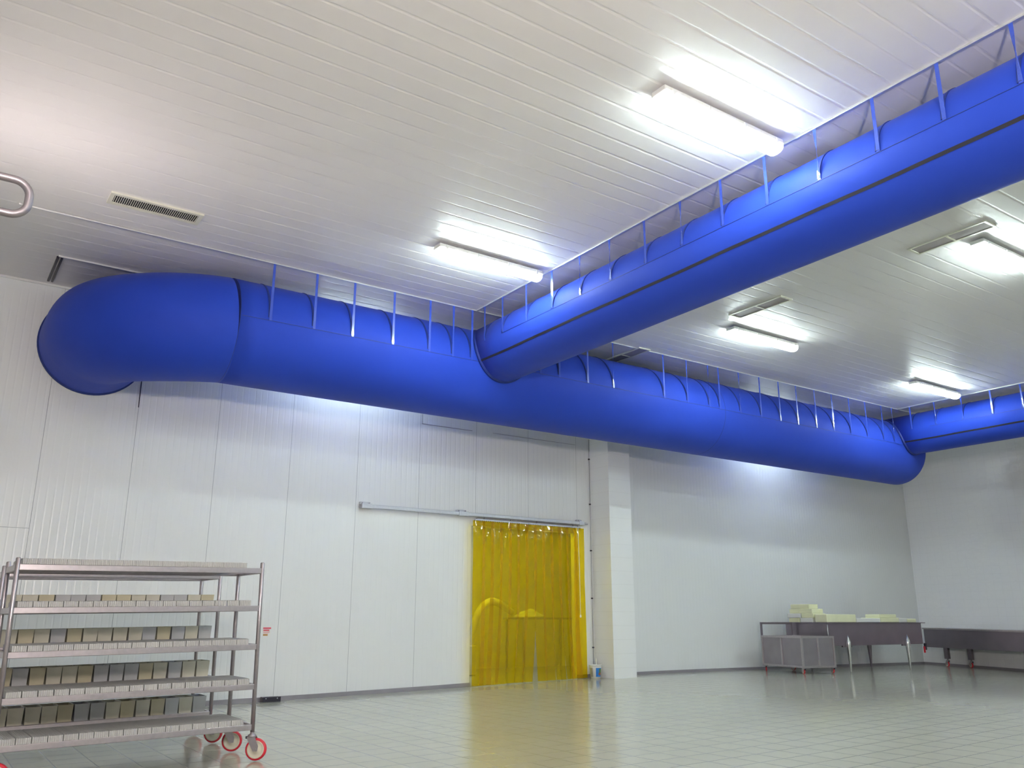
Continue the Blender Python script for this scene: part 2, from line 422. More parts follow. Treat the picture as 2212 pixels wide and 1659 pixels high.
for x, y, lb in lamps:
    if lamp0 is None: lamp0 = make_lamp((x, y, H), lb, 'tubular ceiling lights of the hall')
    else: dup(lamp0, (x, y, H), lb)
dup(lamp0, (9.2, 14.6, bh), 'ceiling light of the room behind the yellow strip curtain')

def added_floodlight(loc, target, power, size, col, label, deep=.1):
    """unseen tripod lamp added outside the frame to light the ceiling"""
    x, y, z = loc
    f0 = zf(x, y)
    t = thing('added_floodlight', label, 'added_floodlight', (x, y, f0 + .002))
    bm = bmesh.new(); tube(bm, [(0, 0, .5), (0, 0, z - f0 - .12)], .018, 10); mk('pole', bm, 'steel', t)
    for k in range(3):
        a = 2 * PI * k / 3 + .4
        bm = bmesh.new(); tube(bm, [(0, 0, .8), (.5 * math.cos(a), .5 * math.sin(a), .014)], .012, 8); mk('leg', bm, 'steel', t)
    d = (Vector(target) - Vector(loc)).normalized()
    hd = bpy.data.objects.new('lamp_head', None); COL.objects.link(hd); hd.parent = t
    hd.location = (0, 0, z - f0); hd.rotation_euler = d.to_track_quat('-Z', 'Y').to_euler()
    h_ = size / 2
    dp = size * deep
    B('reflector_box', 'black', [(-h_ - .02, h_ + .02, -h_ - .02, h_ + .02, .0, .08), (-h_ - .02, -h_, -h_ - .02, h_ + .02, -dp, 0), (h_, h_ + .02, -h_ - .02, h_ + .02, -dp, 0),
       (-h_, h_, -h_ - .02, -h_, -dp, 0), (-h_, h_, h_, h_ + .02, -dp, 0)], hd)
    B('lamp_glass', emit('added_floodlight_glow', col, power / (size * size * PI)), [(-h_ + .001, h_ - .001, -h_ + .001, h_ - .001, -.012, -.002)], hd)
    return t
added_floodlight((-1.0, 8.9, 3.4), (1.1, 8.55, H), FL1, .3, (1., .86, .86), 'added unseen tripod lamp left of the frame washing the ceiling above the louvred vent', .9)  # added for the warm patch on the left of the ceiling
added_floodlight((-.2, -2.5, 2.6), (2.8, 3.2, H), FL2, .5, (1., .88, .82), 'added unseen tripod lamp behind the viewpoint filling the ceiling with warm light')  # added as general warm fill for the ceiling
# ------------------------------------------------------------------ vents
def grille_frame(t, w, d, fr, mid=False):
    bs = [(-w, w, -d, -d + fr, -.02, 0), (-w, w, d - fr, d, -.02, 0), (-w, -w + fr, -d + fr, d - fr, -.02, 0), (w - fr, w, -d + fr, d - fr, -.02, 0)]
    if mid: bs.append((-.012, .012, -d + fr, d - fr, -.018, 0))
    B('frame', 'cream_pl', bs, t)
t = thing('louvred_vent', 'cream ceiling vent with a row of dark louvre slots above the duct elbow', 'vent', (1.665, 9.74, H))
grille_frame(t, .505, .15, .045)
B('duct_opening', 'dark', [(-.46, .46, -.105, .105, -.004, 0)], t)
bm = bmesh.new()
for i in range(41):
    x = -.46 + .92 * (i + .5) / 41
    box(bm, x - .0032, x + .0032, -.105, .105, -.019, -.014)
mk('louvre', bm, 'cream_pl', t)
for (x, y, lb) in [(9.98, 7.92, 'ceiling grille with grey filter panels between the branch duct and the middle light'),
                   (9.99, 4.95, 'ceiling grille with grey filter panels at the right, near the cut-off light'),
                   (9.96, 10.93, 'ceiling grille above the main duct, crossed by its hanging rail')]:
    t = thing('filter_grille', lb, 'vent', (x, y, H), PI / 2, 'filter grilles in the ceiling')
    grille_frame(t, .5, .135, .03, True)
    B('filter_panel', 'filter', [(-.47, -.012, -.105, .105, -.010, 0)], t)
    B('filter_panel', 'filter', [(.012, .47, -.105, .105, -.010, 0)], t)

# ------------------------------------------------------------------ ceiling rails
def rail(label, x0, x1, y0, y1, mat='alu'):
    t = B('ceiling_rail', mat, [(x0, x1, y0, y1, H - .022, H)], bev=.003)
    tag(t, label, 'rail', 'hanging rails of the ducts')
    return t
rail('thin ceiling rail holding the main duct front straps, left of the grille gap', .34, 9.83, YR - .014, YR + .014)
rail('thin ceiling rail holding the main duct straps, right of the grille gap', 10.09, 18.7, YR - .014, YR + .014)
rail('thin ceiling rail behind the main duct, starting at its left elbow', .92, 10.7, 11.85, 11.878)
rail('thin ceiling rail behind the main duct, right half', 11.5, 18.7, 11.85, 11.878)
rail('thin aluminium ceiling rail carrying the near branch duct', XA - .014, XA + .014, FY + .6, YR - .03)
rail('thin ceiling rail on the far side of the near branch duct', 7.46, 7.488, FY + .6, YR - .03)
rail('thin aluminium ceiling rail carrying the distant branch duct', XB - .014, XB + .014, -3, YR - .03)
t = B('ceiling_shadow_strip', 'black', [(.905, .935, 11.9, 12.87, H - .03, H), (.955, .98, 11.9, 12.87, H - .03, H)])  # dark strips stand in for the shadow in a ceiling gap
tag(t, 'two short dark strips standing in for shadow on the ceiling at the left end of the rear rail', 'bracket')

# ------------------------------------------------------------------ ducts
YC, ZC, RM = 11.205, 4.868, .715
main = thing('fabric_duct', 'large blue fabric air duct running along the back wall with an elbow into it', 'air duct', (0, 0, 0))
bm = bmesh.new()
xs = span(2.95, 18.62, 60)
path = [(x, YC, ZC) for x in xs] + [(18.66, YC, ZC), (18.69, YC, ZC), (18.70, YC, ZC)]
rr = [RM] * len(xs) + [RM - .01, RM - .04, RM - .09]
tube(bm, path, rr, 64)
body = mk('duct_body', bm, 'blue', main)
bm = bmesh.new()
RB = 1.3; pth = [(2.95, YC, ZC + .0)]
n = 26
for k in range(1, n + 1):
    a = PI / 2 * k / n
    pth.append((2.94 - RB * math.sin(a), YC + RB * (1 - math.cos(a)), ZC - .05 * math.sin(PI * min(1, k / n * 1.1)) + .03 * k / n))
for y in (12.7, 12.9, D - .004): pth.append((1.64, y, ZC + .03))
rr = [RM + .004 * math.sin(PI * min(1, k / 14)) for k in range(len(pth))]
tube(bm, pth, rr, 64, cap=False)
mk('duct_elbow', bm, 'blue', main)
def ring(c, r, axis, w, th, mat, name, parent, seg=64):
    bm = bmesh.new(); lathe(bm, [(r, -w), (r + th, -w), (r + th, w), (r, w)], c, axis, seg)
    # open the caps
    fs = [f for f in bm.faces if len(f.verts) > 4]; bmesh.ops.delete(bm, geom=fs, context='FACES_ONLY')
    return mk(name, bm, mat, parent)
ring((2.95, YC, ZC), RM, 'x', .003, .002, 'blue_seam', 'seam', main)
ring((12.0, YC, ZC), RM, 'x', .003, .002, 'blue_seam', 'seam', main)
ring((1.64, D - .03, ZC + .03), RM - .01, 'y', .024, .03, 'blue_seam', 'wall_collar', main)
bm = bmesh.new(); box(bm, 2.97, 18.6, YC - RM - .003, YC - RM + .004, 4.872, 4.880)
mk('seam', bm, 'blue_seam', main)

def strap(parent, p, zt, zb, axis, w=.034, tw=0.):
    """flat hanging strap; axis = direction of the rail; zb = where it is sewn to the duct"""
    bm = bmesh.new(); n = 10; prev = None
    for i in range(n + 1):
        s = i / n; z = zt + (zb - zt) * s
        a = (PI * tw) * math.sin(PI * s) ** 2
        u = Vector((math.cos(a), math.sin(a), 0)) if axis == 'x' else Vector((math.sin(a), math.cos(a), 0))
        c = Vector((p[0], p[1], z)); nn = Vector((-u.y, u.x, 0)) * .0012
        cur = [bm.verts.new(c + u * w / 2 * sg + nn * sg2) for sg, sg2 in ((-1, -1), (1, -1), (1, 1), (-1, 1))]
        if prev:
            for k in range(4): bm.faces.new((prev[k], prev[(k + 1) % 4], cur[(k + 1) % 4], cur[k]))
        else: bm.faces.new(cur)
        prev = cur
    bm.faces.new(prev)
    return mk('strap', bm, 'strap', parent)
def hoop(parent, c, r, pos, axis, a0=4, a1=176):
    """tape sewn over the upper half of the duct between the two strap ends"""
    bm = bmesh.new(); prev = None
    for k in range(33):
        u = k / 32; a = math.radians(a0 + (a1 - a0) * u); w = .006 + .014 * abs(2 * u - 1) ** 1.5
        cur = []
        for dw, rr_ in ((-w, r - .002), (-w, r + .008), (w, r + .008), (w, r - .002)):
            p, q = rr_ * math.cos(a), rr_ * math.sin(a)
            cur.append(bm.verts.new((pos + dw, c[0] + p, c[1] + q) if axis == 'x' else (c[0] + p, pos + dw, c[1] + q)))
        if prev:
            for i_ in range(4): bm.faces.new((prev[i_], prev[(i_ + 1) % 4], cur[(i_ + 1) % 4], cur[i_]))
        else: bm.faces.new(cur)
        prev = cur
    bm.faces.new(prev)
    return mk('hoop_tape', bm, 'blue_seam', parent)
sx_main = [3.34, 3.94, 4.50, 5.12, 5.71, 6.11, 6.44, 7.73, 8.11, 8.70, 9.26, 10.44, 11.02, 11.58, 11.86, 12.42, 13.01, 13.58, 14.12, 14.71, 15.28, 15.87, 16.45, 17.05, 17.45]
for i, x in enumerate(sx_main):
    hoop(main, (YC, ZC), RM, x - .01, 'x')
    strap(main, (x, YC - RM - .005), H - .02, 4.876, 'x', tw=random.choice((0, 0, .12, -.1, .3)) if x > 6 else 0)
for i in range(24):
    x = 3.3 + i * .6
    if 10.7 < x < 11.5 or x > 18: continue
    strap(main, (x, YC + RM - .05), H - .02, 4.95, 'x')

def branch(name, label, xc, zc, r, y0, y1, straps, zang):
    t = thing(name, label, 'air duct', (xc, y1, zc))
    bm = bmesh.new()
    n = 40; pts = [(0, y - y1, 0) for y in span(y0 + .1, y1, n)]
    pts = [(0, y0 - y1, 0), (0, y0 + .03 - y1, 0)] + pts
    rg = tube(bm, pts, [r * .85, r * .97] + [r] * (n + 1), 56)
    for v in rg[-1]:
        dz = v.co.z + zc - ZC
        v.co.y = YC - math.sqrt(max(0, (RM + .004) ** 2 - dz * dz)) - y1
    mk('duct_body', bm, 'blue', t)
    # collar of slack cloth where it is zipped to the main duct
    bm = bmesh.new(); seg = 64; rings = []
    for off, rad in ((.055, .0), (.04, .018), (.015, .022), (-.01, .0)):
        rg = []
        for k in range(seg):
            a = 2 * PI * k / seg; z = zc + (r + rad) * math.sin(a)
            yy = YC - math.sqrt(max(0., RM * RM - (z - ZC) ** 2)) if abs(z - ZC) < RM else YC
            rg.append(bm.verts.new(((r + rad) * math.cos(a), yy - off - y1, z - zc)))
        rings.append(rg)
    for a_, b_ in zip(rings, rings[1:]):
        for k in range(seg): bm.faces.new((a_[k], a_[(k + 1) % seg], b_[(k + 1) % seg], b_[k])).smooth = True
    mk('collar', bm, 'blue_seam', t)
    a = math.radians(zang)
    bm = bmesh.new(); prev = None
    for y in span(y0 + .1, YC - RM * .97, 60):
        wv = .0015 * math.sin(y * 2.1) + .001 * math.sin(y * 5.3)
        cur = []
        for da, rr_ in ((-.035, r - .002), (-.035, r + .004), (.035, r + .004), (.035, r - .002)):
            aa = a + da * .4775 / r + wv * 4
            cur.append(bm.verts.new((rr_ * math.cos(aa), y - y1, rr_ * math.sin(aa))))
        if prev:
            for k in range(4): bm.faces.new((prev[k], prev[(k + 1) % 4], cur[(k + 1) % 4], cur[k]))
        prev = cur
    mk('zip', bm, 'zip', t)
    B('seam', 'blue_seam', [(-r - .003, -r + .003, y0 + .1 - y1, -.6, .012, .018)], t)
    for y in straps:
        hoop(t, (0, 0), r, y - y1 + .01, 'y')
        strap(t, (-r - .005, y - y1), H - .02 - zc, .02, 'y', tw=random.choice((0, 0, .1, -.12, .3)))
        strap(t, (r + .003, y - y1), H - .02 - zc, .02, 'y')
    return t
branch('fabric_duct', 'blue fabric branch duct coming overhead from the upper right with a black zip line', 6.998, 5.11, .4775, FY + 1.2, 10.4,
       [3.135, 3.745, 4.36, 4.97, 5.56, 6.16, 6.75, 7.38, 7.97, 8.57, 9.17, 9.77, 10.25, 2.52, 1.9, 1.3, .7, .1, -.5, -1.1, -1.7, -2.3, -2.9, -3.5], -151)
branch('fabric_duct', 'distant blue branch duct at the right edge joining the end of the main duct', 18.15, 5.155, .45, -2., 10.4,
       [10.2, 9.64, 9.05, 8.44, 7.84, 7.24, 6.64, 6.04, 5.4, 4.8, 4.2, 3.6, 3.0, 2.4, 1.8, 1.2], -150)
t = B('hanging_cord', 'black', [(2.318, 2.330, D - .012, D - .001, 4.08, 4.62)], bev=.002)
tag(t, 'thin black cord hanging against the wall seam below the duct elbow', 'cord')

# ------------------------------------------------------------------ curtain rail on the wall
rl = thing('curtain_track', 'grey galvanised sliding track fixed to the wall above the doorway', 'rail', (0, 0, 0))
B('track_profile', 'galv', [(5.90, 10.55, 12.915, 12.975, 2.872, 2.93)], rl, bev=.006)
bm = bmesh.new(); tube(bm, [(10.53, 12.945, 2.90), (10.64, 12.945, 2.90)], [.033, .02], 12); mk('end_cap', bm, 'galv', rl)
B('end_cap', 'black', [(5.888, 5.90, 12.918, 12.972, 2.878, 2.925)], rl)
for x0, x1 in ((5.87, 6.05), (7.72, 7.91), (10.42, 10.53)):
    br = B('bracket', 'galv', [(x0, x1, 12.905, 12.985, 2.862, 2.94), (x0, x1, 12.985, D, 2.93, 2.975), (x0, x1, 12.975, D, 2.88, 2.9)], rl, bev=.004)
    for x in (x0 + .03, x1 - .03):
        bm = bmesh.new(); lathe(bm, [(.011, 0), (.011, -.015), (.004, -.02)], (x, 12.985, 2.952), 'y', 8)
        mk('bolt', bm, 'steel_d', br)
cu = thing('strip_curtain', 'yellow transparent plastic strip curtain hanging in the doorway', 'strip curtain', (0, 0, 0))
bm = bmesh.new()
box(bm, 8.05, 10.46, 12.93, 12.937, 2.765, 2.832)
mk('carrier_plate', bm, 'punched', cu)
bm = bmesh.new(); tube(bm, [(8.10, 12.945, 2.80), (8.10, 12.945, 2.848), (8.14, 12.945, 2.856), (10.36, 12.945, 2.856), (10.40, 12.945, 2.845), (10.40, 12.945, 2.80)], .008, 8)
mk('hanger_rod', bm, 'steel_d', cu)
for x in (8.27, 8.84, 9.42, 10.28):
    B('hanger', 'steel_d', [(x - .012, x + .012, 12.94, 12.95, 2.80, 2.871)], cu)
sh = [0, -.05, -.09, -.12, -.09, -.10, -.10, .05, .04, .09, .14, .08, .02]
for k in range(13):
    bm = bmesh.new(); prev = None; nz = 24; nxs = 7
    cx = 8.14 + .188 * k; w = .25 if k not in (0, 12) else .26
    yb = 12.92 - .008 * (k % 2); pz = random.uniform(0, 6); amp = random.uniform(.6, 1.3)
    for j in range(nz + 1):
        s = j / nz; zb = zf(cx, 12.9) + .012
        z = 2.80 + (zb - 2.80) * s
        q = max(0, (s - .35) / .65)
        shift = sh[k] * q ** 1.6
        ww = w - .035 * q * (1 if 2 < k < 11 else 0)
        row = []
        for i in range(nxs):
            u = i / (nxs - 1) - .5
            bow = .02 * amp * math.sin(PI * min(1, s * 5)) * (1 - 4 * u * u)
            cu_ = (.012 * math.sin(u * 5 + pz) + .008 * math.sin(s * 7 + pz + u * 2)) * (min(1, s * 3)) * amp
            row.append(bm.verts.new((cx + shift + u * ww, yb - bow - cu_ - .012 * min(1, s * 6), z)))
        if prev:
            for i in range(nxs - 1): bm.faces.new((prev[i], prev[i + 1], row[i + 1], row[i])).smooth = True
        prev = row
    o = mk('plastic_strip', bm, 'pvc', cu)
bm = bmesh.new(); tube(bm, [(10.325, 12.85, 2.80), (10.33, 12.83, 2.0), (10.335, 12.83, 1.19)], .005, 6); lathe(bm, [(.002, 1.14), (.016, 1.15), (.014, 1.18), (.004, 1.2)], (10.335, 12.83, 0), 'z', 10)
mk('pull_cord', bm, 'white_pl', cu)
# sights in the room behind
bt = thing('worktable', 'steel table seen dimly through the yellow strip curtain', 'table', (11.3, 15.5, .03))
B('tabletop', 'steel', [(-.65, .9, -.4, .4, 1.08, 1.12)], bt)
for x in (-.6, .85):
    for y in (-.32, .32): B('leg', 'steel', [(x - .02, x + .02, y - .02, y + .02, 0, 1.08)], bt)
bm = bmesh.new(); bmesh.ops.create_icosphere(bm, subdivisions=4, radius=1)
for v in bm.verts:
    f = .85 + .25 * math.sin(v.co.x * 5 + 1) * math.cos(v.co.y * 4) + .1 * math.sin(v.co.z * 9)
    v.co = Vector((v.co.x * .36 * f, v.co.y * .2, max(0, v.co.z) * .16 * f))
for f in bm.faces: f.smooth = True
t = mk('cloth_pile', bm, 'cloth', None, (11.0, 15.4, 1.151)); tag(t, 'white heap of cloth on the table behind the yellow curtain', 'cloth pile')
bm = bmesh.new(); pts = [(9.45, 15.3, .55), (9.55, 15.3, 1.1), (9.75, 15.3, 1.38), (9.95, 15.3, 1.48), (10.15, 15.3, 1.44), (10.35, 15.3, 1.32), (10.5, 15.3, 1.24)]
cs = []
for i in range(len(pts) - 1):
    for s in (0, .25, .5, .75):
        cs.append(Vector(pts[i]).lerp(Vector(pts[i + 1]), s))
cs.append(Vector(pts[-1]))
for _ in range(3): cs = [cs[0]] + [(cs[i - 1] + cs[i] * 2 + cs[i + 1]) / 4 for i in range(1, len(cs) - 1)] + [cs[-1]]
tube(bm, cs, [.06 + .02 * math.sin(PI * i / len(cs)) for i in range(len(cs))], 14)
box(bm, 9.35, 9.55, 15.2, 15.4, .031, .6, bev=.02)
t = mk('curved_chute', bm, 'mould_b'); tag(t, 'pale arched chute bending down to the table behind the yellow curtain', 'chute')
t = B('tall_cabinet', 'steel_d', [(8.4, 9.3, 16.4, 17.1, .031, 2.1)], bev=.02); tag(t, 'dark tall cabinet behind the left strips of the yellow curtain', 'cabinet')

# conduit beside the pillar
t = thing('conduit', 'thin grey conduit running down the wall just left of the pillar', 'pipe', (10.79, D - .02, 0))
bm = bmesh.new(); tube(bm, [(0, 0, .075), (0, 0, 4.6)], .006, 8); mk('tube', bm, 'conduit', t)
for z in (.6, 1.5, 2.4, 3.3, 4.2): B('clip', 'black', [(-.014, .014, -.01, .019, z - .012, z + .012)], t)

# bucket
bz = zf(10.66, 12.83)
bk = thing('bucket', 'small white plastic bucket with a blue label beside the pillar', 'bucket', (10.66, 12.83, bz + .001), math.radians(-128))
bm = bmesh.new(); lathe(bm, [(.088, 0), (.112, .205), (.112, .225), (.119, .226), (.119, .238), (.108, .238), (.104, .2), (.083, .01), (.0, .01)], seg=32); mk('pail', bm, 'white_pl', bk)
def patch(name, a0, a1, z0, z1, off, mat):
    bm = bmesh.new(); prev = None
    for i in range(13):
        a = a0 + (a1 - a0) * i / 12
        cur = []
        for z in (z0, z1):
            r = .088 + .024 * z / .205 + off
            cur.append(bm.verts.new((r * math.cos(a), r * math.sin(a), z)))
        if prev: bm.faces.new((prev[0], cur[0], cur[1], prev[1]))
        prev = cur
    return mk(name, bm, mat, bk)
patch('label', .05, 1.25, .03, .185, .0015, 'blue_label')
patch('label_picture', .65, 1.15, .1, .17, .0025, 'green_pr')
patch('label_picture', .55, 1.2, .06, .1, .0025, 'brown_pr')
patch('label', -1.1, -.5, .03, .185, .0015, 'galv')
bm = bmesh.new(); tube(bm, [(.12 * math.cos(a), .015, .22 + .13 * math.sin(a)) for a in [PI * k / 16 for k in range(17)]], .005, 6)
mk('handle', bm, 'white_pl', bk)

# bait box, wall notice
z0 = zf(4.58, D)
t = thing('bait_box', 'small flat black box on the floor against the wall behind the trolley', 'box', (4.585, 12.96, z0))
B('case', 'black', [(-.135, .135, -.06, .06, .001, .07)], t, bev=.006)
for x in (-.09, .08):
    bm = bmesh.new(); lathe(bm, [(.008, 0), (.008, -.004)], (x, -.06, .05), 'y', 10)
    mk('fastener', bm, 'galv', t)
t = thing('wall_notice', 'small white notice with a red heading on the wall beside the trolley', 'sign', (4.49, D, .915))
B('board', 'white_pl', [(-.065, .055, -.004, 0, -.065, .07)], t)
B('heading', 'red_pr', [(-.065, .055, -.0055, -.004, .048, .07)], t)
B('heading', 'red_pr', [(-.06, .03, -.0055, -.004, .02, .038)], t)
B('text_line', 'red_pr', [(-.06, .04, -.0055, -.004, .006, .010), (-.06, .035, -.0055, -.004, -.004, 0), (-.06, .02, -.0055, -.004, -.014, -.010)], t)
B('picture', 'orange_pr', [(-.06, .01, -.0055, -.004, -.05, -.025)], t)

# ------------------------------------------------------------------ wheeled mould trolleys
def caster(parent, x, y, ang, r=.092, wt=.04, top=.25):
    c = bpy.data.objects.new('caster', None); COL.objects.link(c); c.parent = parent; c.location = (x, y, 0); c.rotation_euler = (0, 0, ang)
    ox = r * .45
    bm = bmesh.new(); lathe(bm, [(r * .8, -wt * .5), (r * .97, -wt * .42), (r, -wt * .2), (r, wt * .2), (r * .97, wt * .42), (r * .8, wt * .5)], (ox, 0, r + .001), 'y', 28)
    bmesh.ops.delete(bm, geom=[f for f in bm.faces if len(f.verts) > 4], context='FACES_ONLY')
    mk('tyre', bm, 'red', c)
    bm = bmesh.new(); lathe(bm, [(0.0001, -wt * .45), (r * .25, -wt * .6), (r * .3, -wt * .4), (r * .7, -wt * .4), (r * .81, -wt * .52), (r * .81, wt * .52), (r * .7, wt * .4), (r * .3, wt * .4), (r * .25, wt * .6), (.0001, wt * .45)], (ox, 0, r + .001), 'y', 28)
    mk('wheel_disc', bm, 'cream', c)
    bm = bmesh.new()
    lathe(bm, [(.012, -wt * .95), (.012, wt * .95)], (ox, 0, r + .001), 'y', 10)
    for s in (-1, 1):
        y0_, y1_ = sorted((s * wt * .72, s * wt * .84))
        vs = []
        for yy in (y0_, y1_):
            vs.append([bm.verts.new((px, yy, pz)) for px, pz in ((ox - .02, r - .012), (ox + .02, r - .012), (ox + .026, r + .03), (.035, 2 * r + .012), (-.035, 2 * r + .012), (-.03, 2 * r - .01))])
        n_ = len(vs[0]); bm.faces.new(vs[0]); bm.faces.new(vs[1][::-1])
        for k in range(n_): bm.faces.new((vs[0][k], vs[0][(k + 1) % n_], vs[1][(k + 1) % n_], vs[1][k]))
    lathe(bm, [(.036, 2 * r + .008), (.04, 2 * r + .016), (.034, 2 * r + .03), (.018, 2 * r + .036), (.018, top)], (0, 0, 0), 'z', 16)
    mk('fork', bm, 'steel', c)
    bm = bmesh.new(); box(bm, -.055, -.03, -.012, .012, 2 * r - .004, 2 * r + .018, bev=.004); mk('brake_tab', bm, 'black', c)
    return c
LV = [1.615, 1.283, .949, .611, .274]
HX, HY = .985, .325
def make_trolley(loc, rot, label):
    t = thing('mould_trolley', label, 'trolley', loc); t.rotation_euler = rot; t['group'] = 'stainless mould trolleys'
    for x, y in ((-HX, -HY), (HX, -HY), (-HX, HY), (HX, HY)):
        bm = bmesh.new(); tube(bm, [(x, y, .235), (x, y, 1.683), (x, y, 1.690)], [.0185, .0185, .013], 16)
        mk('post', bm, 'steel', t)
    for z in LV:
        bm = bmesh.new()
        for s in (-1, 1):
            box(bm, -HX + .012, HX - .012, s * HY - .014, s * HY + .014, z - .024, z + .024, bev=.004)
            box(bm, s * HX - .014, s * HX + .014, -HY + .012, HY - .012, z - .024, z + .024, bev=.004)
        for y in (-.16, 0, .16): box(bm, -HX + .012, HX - .012, y - .012, y + .012, z - .012, z + .012)
        mk('shelf_frame', bm, 'steel', t)
    for x, y, a in ((-HX, -HY, -.5), (HX, -HY, -.62), (-HX, HY, 2.6), (HX, HY, -.5)):
        caster(t, x, y, a)
    return t
TA = ((1.665 + 0, 7.88 + HY, zf(1.665, 8.2)), (0, math.radians(-1.0), math.radians(1.2)))
TB = ((1.665 + .01, 9.22 + HY, zf(1.665, 9.5)), (0, math.radians(-1.0), math.radians(1.2)))
make_trolley(TA[0], TA[1], 'nearer stainless shelf trolley on red wheels at the lower left, loaded with white moulds')
make_trolley(TB[0], TB[1], 'stainless shelf trolley standing behind the nearer trolley, holding open beige moulds')
def on_trolley(T, p):
    m = Matrix.Translation(T[0]) @ (Matrix.Rotation(T[1][2], 4, 'Z') @ Matrix.Rotation(T[1][1], 4, 'Y'))
    return m @ Vector(p)
ordn = ['top', 'second', 'third', 'fourth', 'bottom']
# white ribbed moulds: long flat trays lying front to back
def ribbed(w, d, h):
    bm = bmesh.new(); nr = 7
    xs_ = []
    for i in range(nr):
        a = -w / 2 + w * i / nr; b_ = a + w / nr
        xs_ += [(a + .001, 0), (a + .004, .003), (b_ - .004, .003), (b_ - .001, 0)]
    prof = [(x, o) for x, o in xs_]
    # top surface with ribs running back, ribbed front
    nd = 8; rows = []
    for j in range(nd + 1):
        y = d * j / nd
        rows.append([bm.verts.new((x, y, h - .004 + o + (.0 if 0 < j < nd else -.004))) for x, o in prof])
    for a_, b_ in zip(rows, rows[1:]):
        for i in range(len(prof) - 1): bm.faces.new((a_[i], a_[i + 1], b_[i + 1], b_[i]))
    fr = [bm.verts.new((x, -o, h - .010)) for x, o in prof]; fb = [bm.verts.new((x, -o, 0)) for x, o in prof]
    for i in range(len(prof) - 1):
        bm.faces.new((rows[0][i], rows[0][i + 1], fr[i + 1], fr[i])); bm.faces.new((fr[i], fr[i + 1], fb[i + 1], fb[i]))
    bk_ = [bm.verts.new((prof[0][0], d, 0)), bm.verts.new((prof[-1][0], d, 0))]
    bm.faces.new([rows[-1][i] for i in range(len(prof))] + [bk_[1], bk_[0]])
    bm.faces.new([r_[0] for r_ in rows][::-1] + [fr[0], fb[0], bk_[0]][::1]) if False else None
    box(bm, -w / 2 + .0012, w / 2 - .0012, .002, d - .002, .0005, h - .008)
    return bm
proto = None
for li, z in enumerate(LV):
    n = 17; x0 = -.955; x1 = .90 if li else .84
    if li == 3: x1 = .93
    st = (x1 - x0) / n
    for i in range(n):
        p = on_trolley(TA, (x0 + st * (i + .5), -HY - .012, z + .0245))
        if proto is None:
            proto = mk('cheese_mould', ribbed(.106, .60, .05), 'mould_w'); o = proto
        else:
            o = proto.copy(); COL.objects.link(o)
        o.location = p; o.rotation_euler = (0, TA[1][1], TA[1][2] + random.uniform(-.006, .006))
        s = ordn[li]
        if i == 0: lb = f'white ribbed mould at the left end of the {s} shelf of the nearer trolley'
        elif i == n - 1: lb = f'white ribbed mould at the right end of the {s} shelf of the nearer trolley'
        else: lb = f'white ribbed mould within the row on the {s} shelf of the nearer trolley'
        tag(o, lb, 'mould', f'white moulds on the {s} shelf of the nearer trolley')
# open beige moulds on the trolley behind
def open_box(w, d, h, t_=.004):
    bm = bmesh.new(); k = .9
    def rg(x, y, z): return [bm.verts.new(q) for q in ((-x, -y, z), (x, -y, z), (x, y, z), (-x, y, z))]
    r_ = [rg(w / 2 * k, d / 2 * k, 0), rg(w / 2, d / 2, h - .004), rg(w / 2 + .001, d / 2 + .001, h), rg(w / 2 - t_, d / 2 - t_, h), rg(w / 2 * k - t_, d / 2 * k - t_, .006)]
    for a_, b_ in zip(r_, r_[1:]):
        for i in range(4): bm.faces.new((a_[i], a_[(i + 1) % 4], b_[(i + 1) % 4], b_[i]))
    bm.faces.new(r_[0][::-1]); bm.faces.new(r_[-1])
    return bm
pb = {}
for li in (1, 2, 3, 4):
    n = 14; hh = .15 if li > 1 else .125
    st = 1.88 / n
    for i in range(n):
        if li == 3 and i == n - 1: pass
        c = random.choices(('mould_b', 'mould_g', 'mould_y'), (.55, .25, .2))[0]
        p = on_trolley(TB, (-.945 + st * (i + .5), -HY + .12, LV[li] + .0245))
        key = (c, hh)
        if key not in pb:
            pb[key] = mk('open_mould', open_box(.128, .27, hh), c); o = pb[key]
        else:
            o = pb[key].copy(); COL.objects.link(o)
        o.location = p; o.rotation_euler = (0, TB[1][1], TB[1][2] + random.uniform(-.03, .03))
        s = ordn[li]; cn = {'mould_b': 'beige', 'mould_g': 'bluish grey', 'mould_y': 'ochre'}[c]
        end = 'at the left end' if i == 0 else ('at the right end' if i == n - 1 else 'within the row')
        tag(o, f'{cn} open mould {end} on the {s} shelf of the rear trolley', 'mould', f'{cn} open moulds on the {s} shelf of the rear trolley')

# ------------------------------------------------------------------ table, box trolley and trough at the right
tb = thing('trough_table', 'long dark stainless trough table with four tapered legs, heaped with pale slabs', 'table', (15.87, 11.53, 0))
TL, TD = 3.47, 1.06; zt = 1.054
bm = bmesh.new()
box(bm, 0, TL, 0, TD, .585, zt - .012, bev=.006)
mk('trough', bm, 'steel_d', tb)
bm = bmesh.new(); box(bm, -.02, TL + .13, -.03, TD + .03, zt - .014, zt + .004, bev=.003); mk('rim', bm, 'steel_d', tb)
bm = bmesh.new(); tube(bm, [(-.006, -.006, .6), (-.006, -.006, zt - .01)], .008, 8); mk('corner_edge', bm, 'steel_l', tb)
for x, y in ((.62, -.03), (2.80, -.03), (.62, TD - .12), (2.80, TD - .12)):
    wx, wy = 15.87 + x, 11.53 + y; zb = zf(wx, wy)
    bm = bmesh.new()
    lathe(bm, [(.012, zb + .001), (.018, zb + .03), (.055, .60), (.052, .66), (.004, .80)], (x, y, 0), 'z', 14)
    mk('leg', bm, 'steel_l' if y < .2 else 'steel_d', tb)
    if y < .2:
        B('gusset', 'steel_d', [(x - .16, x + .16, y + .03, y + .06, .555, .59)], tb)
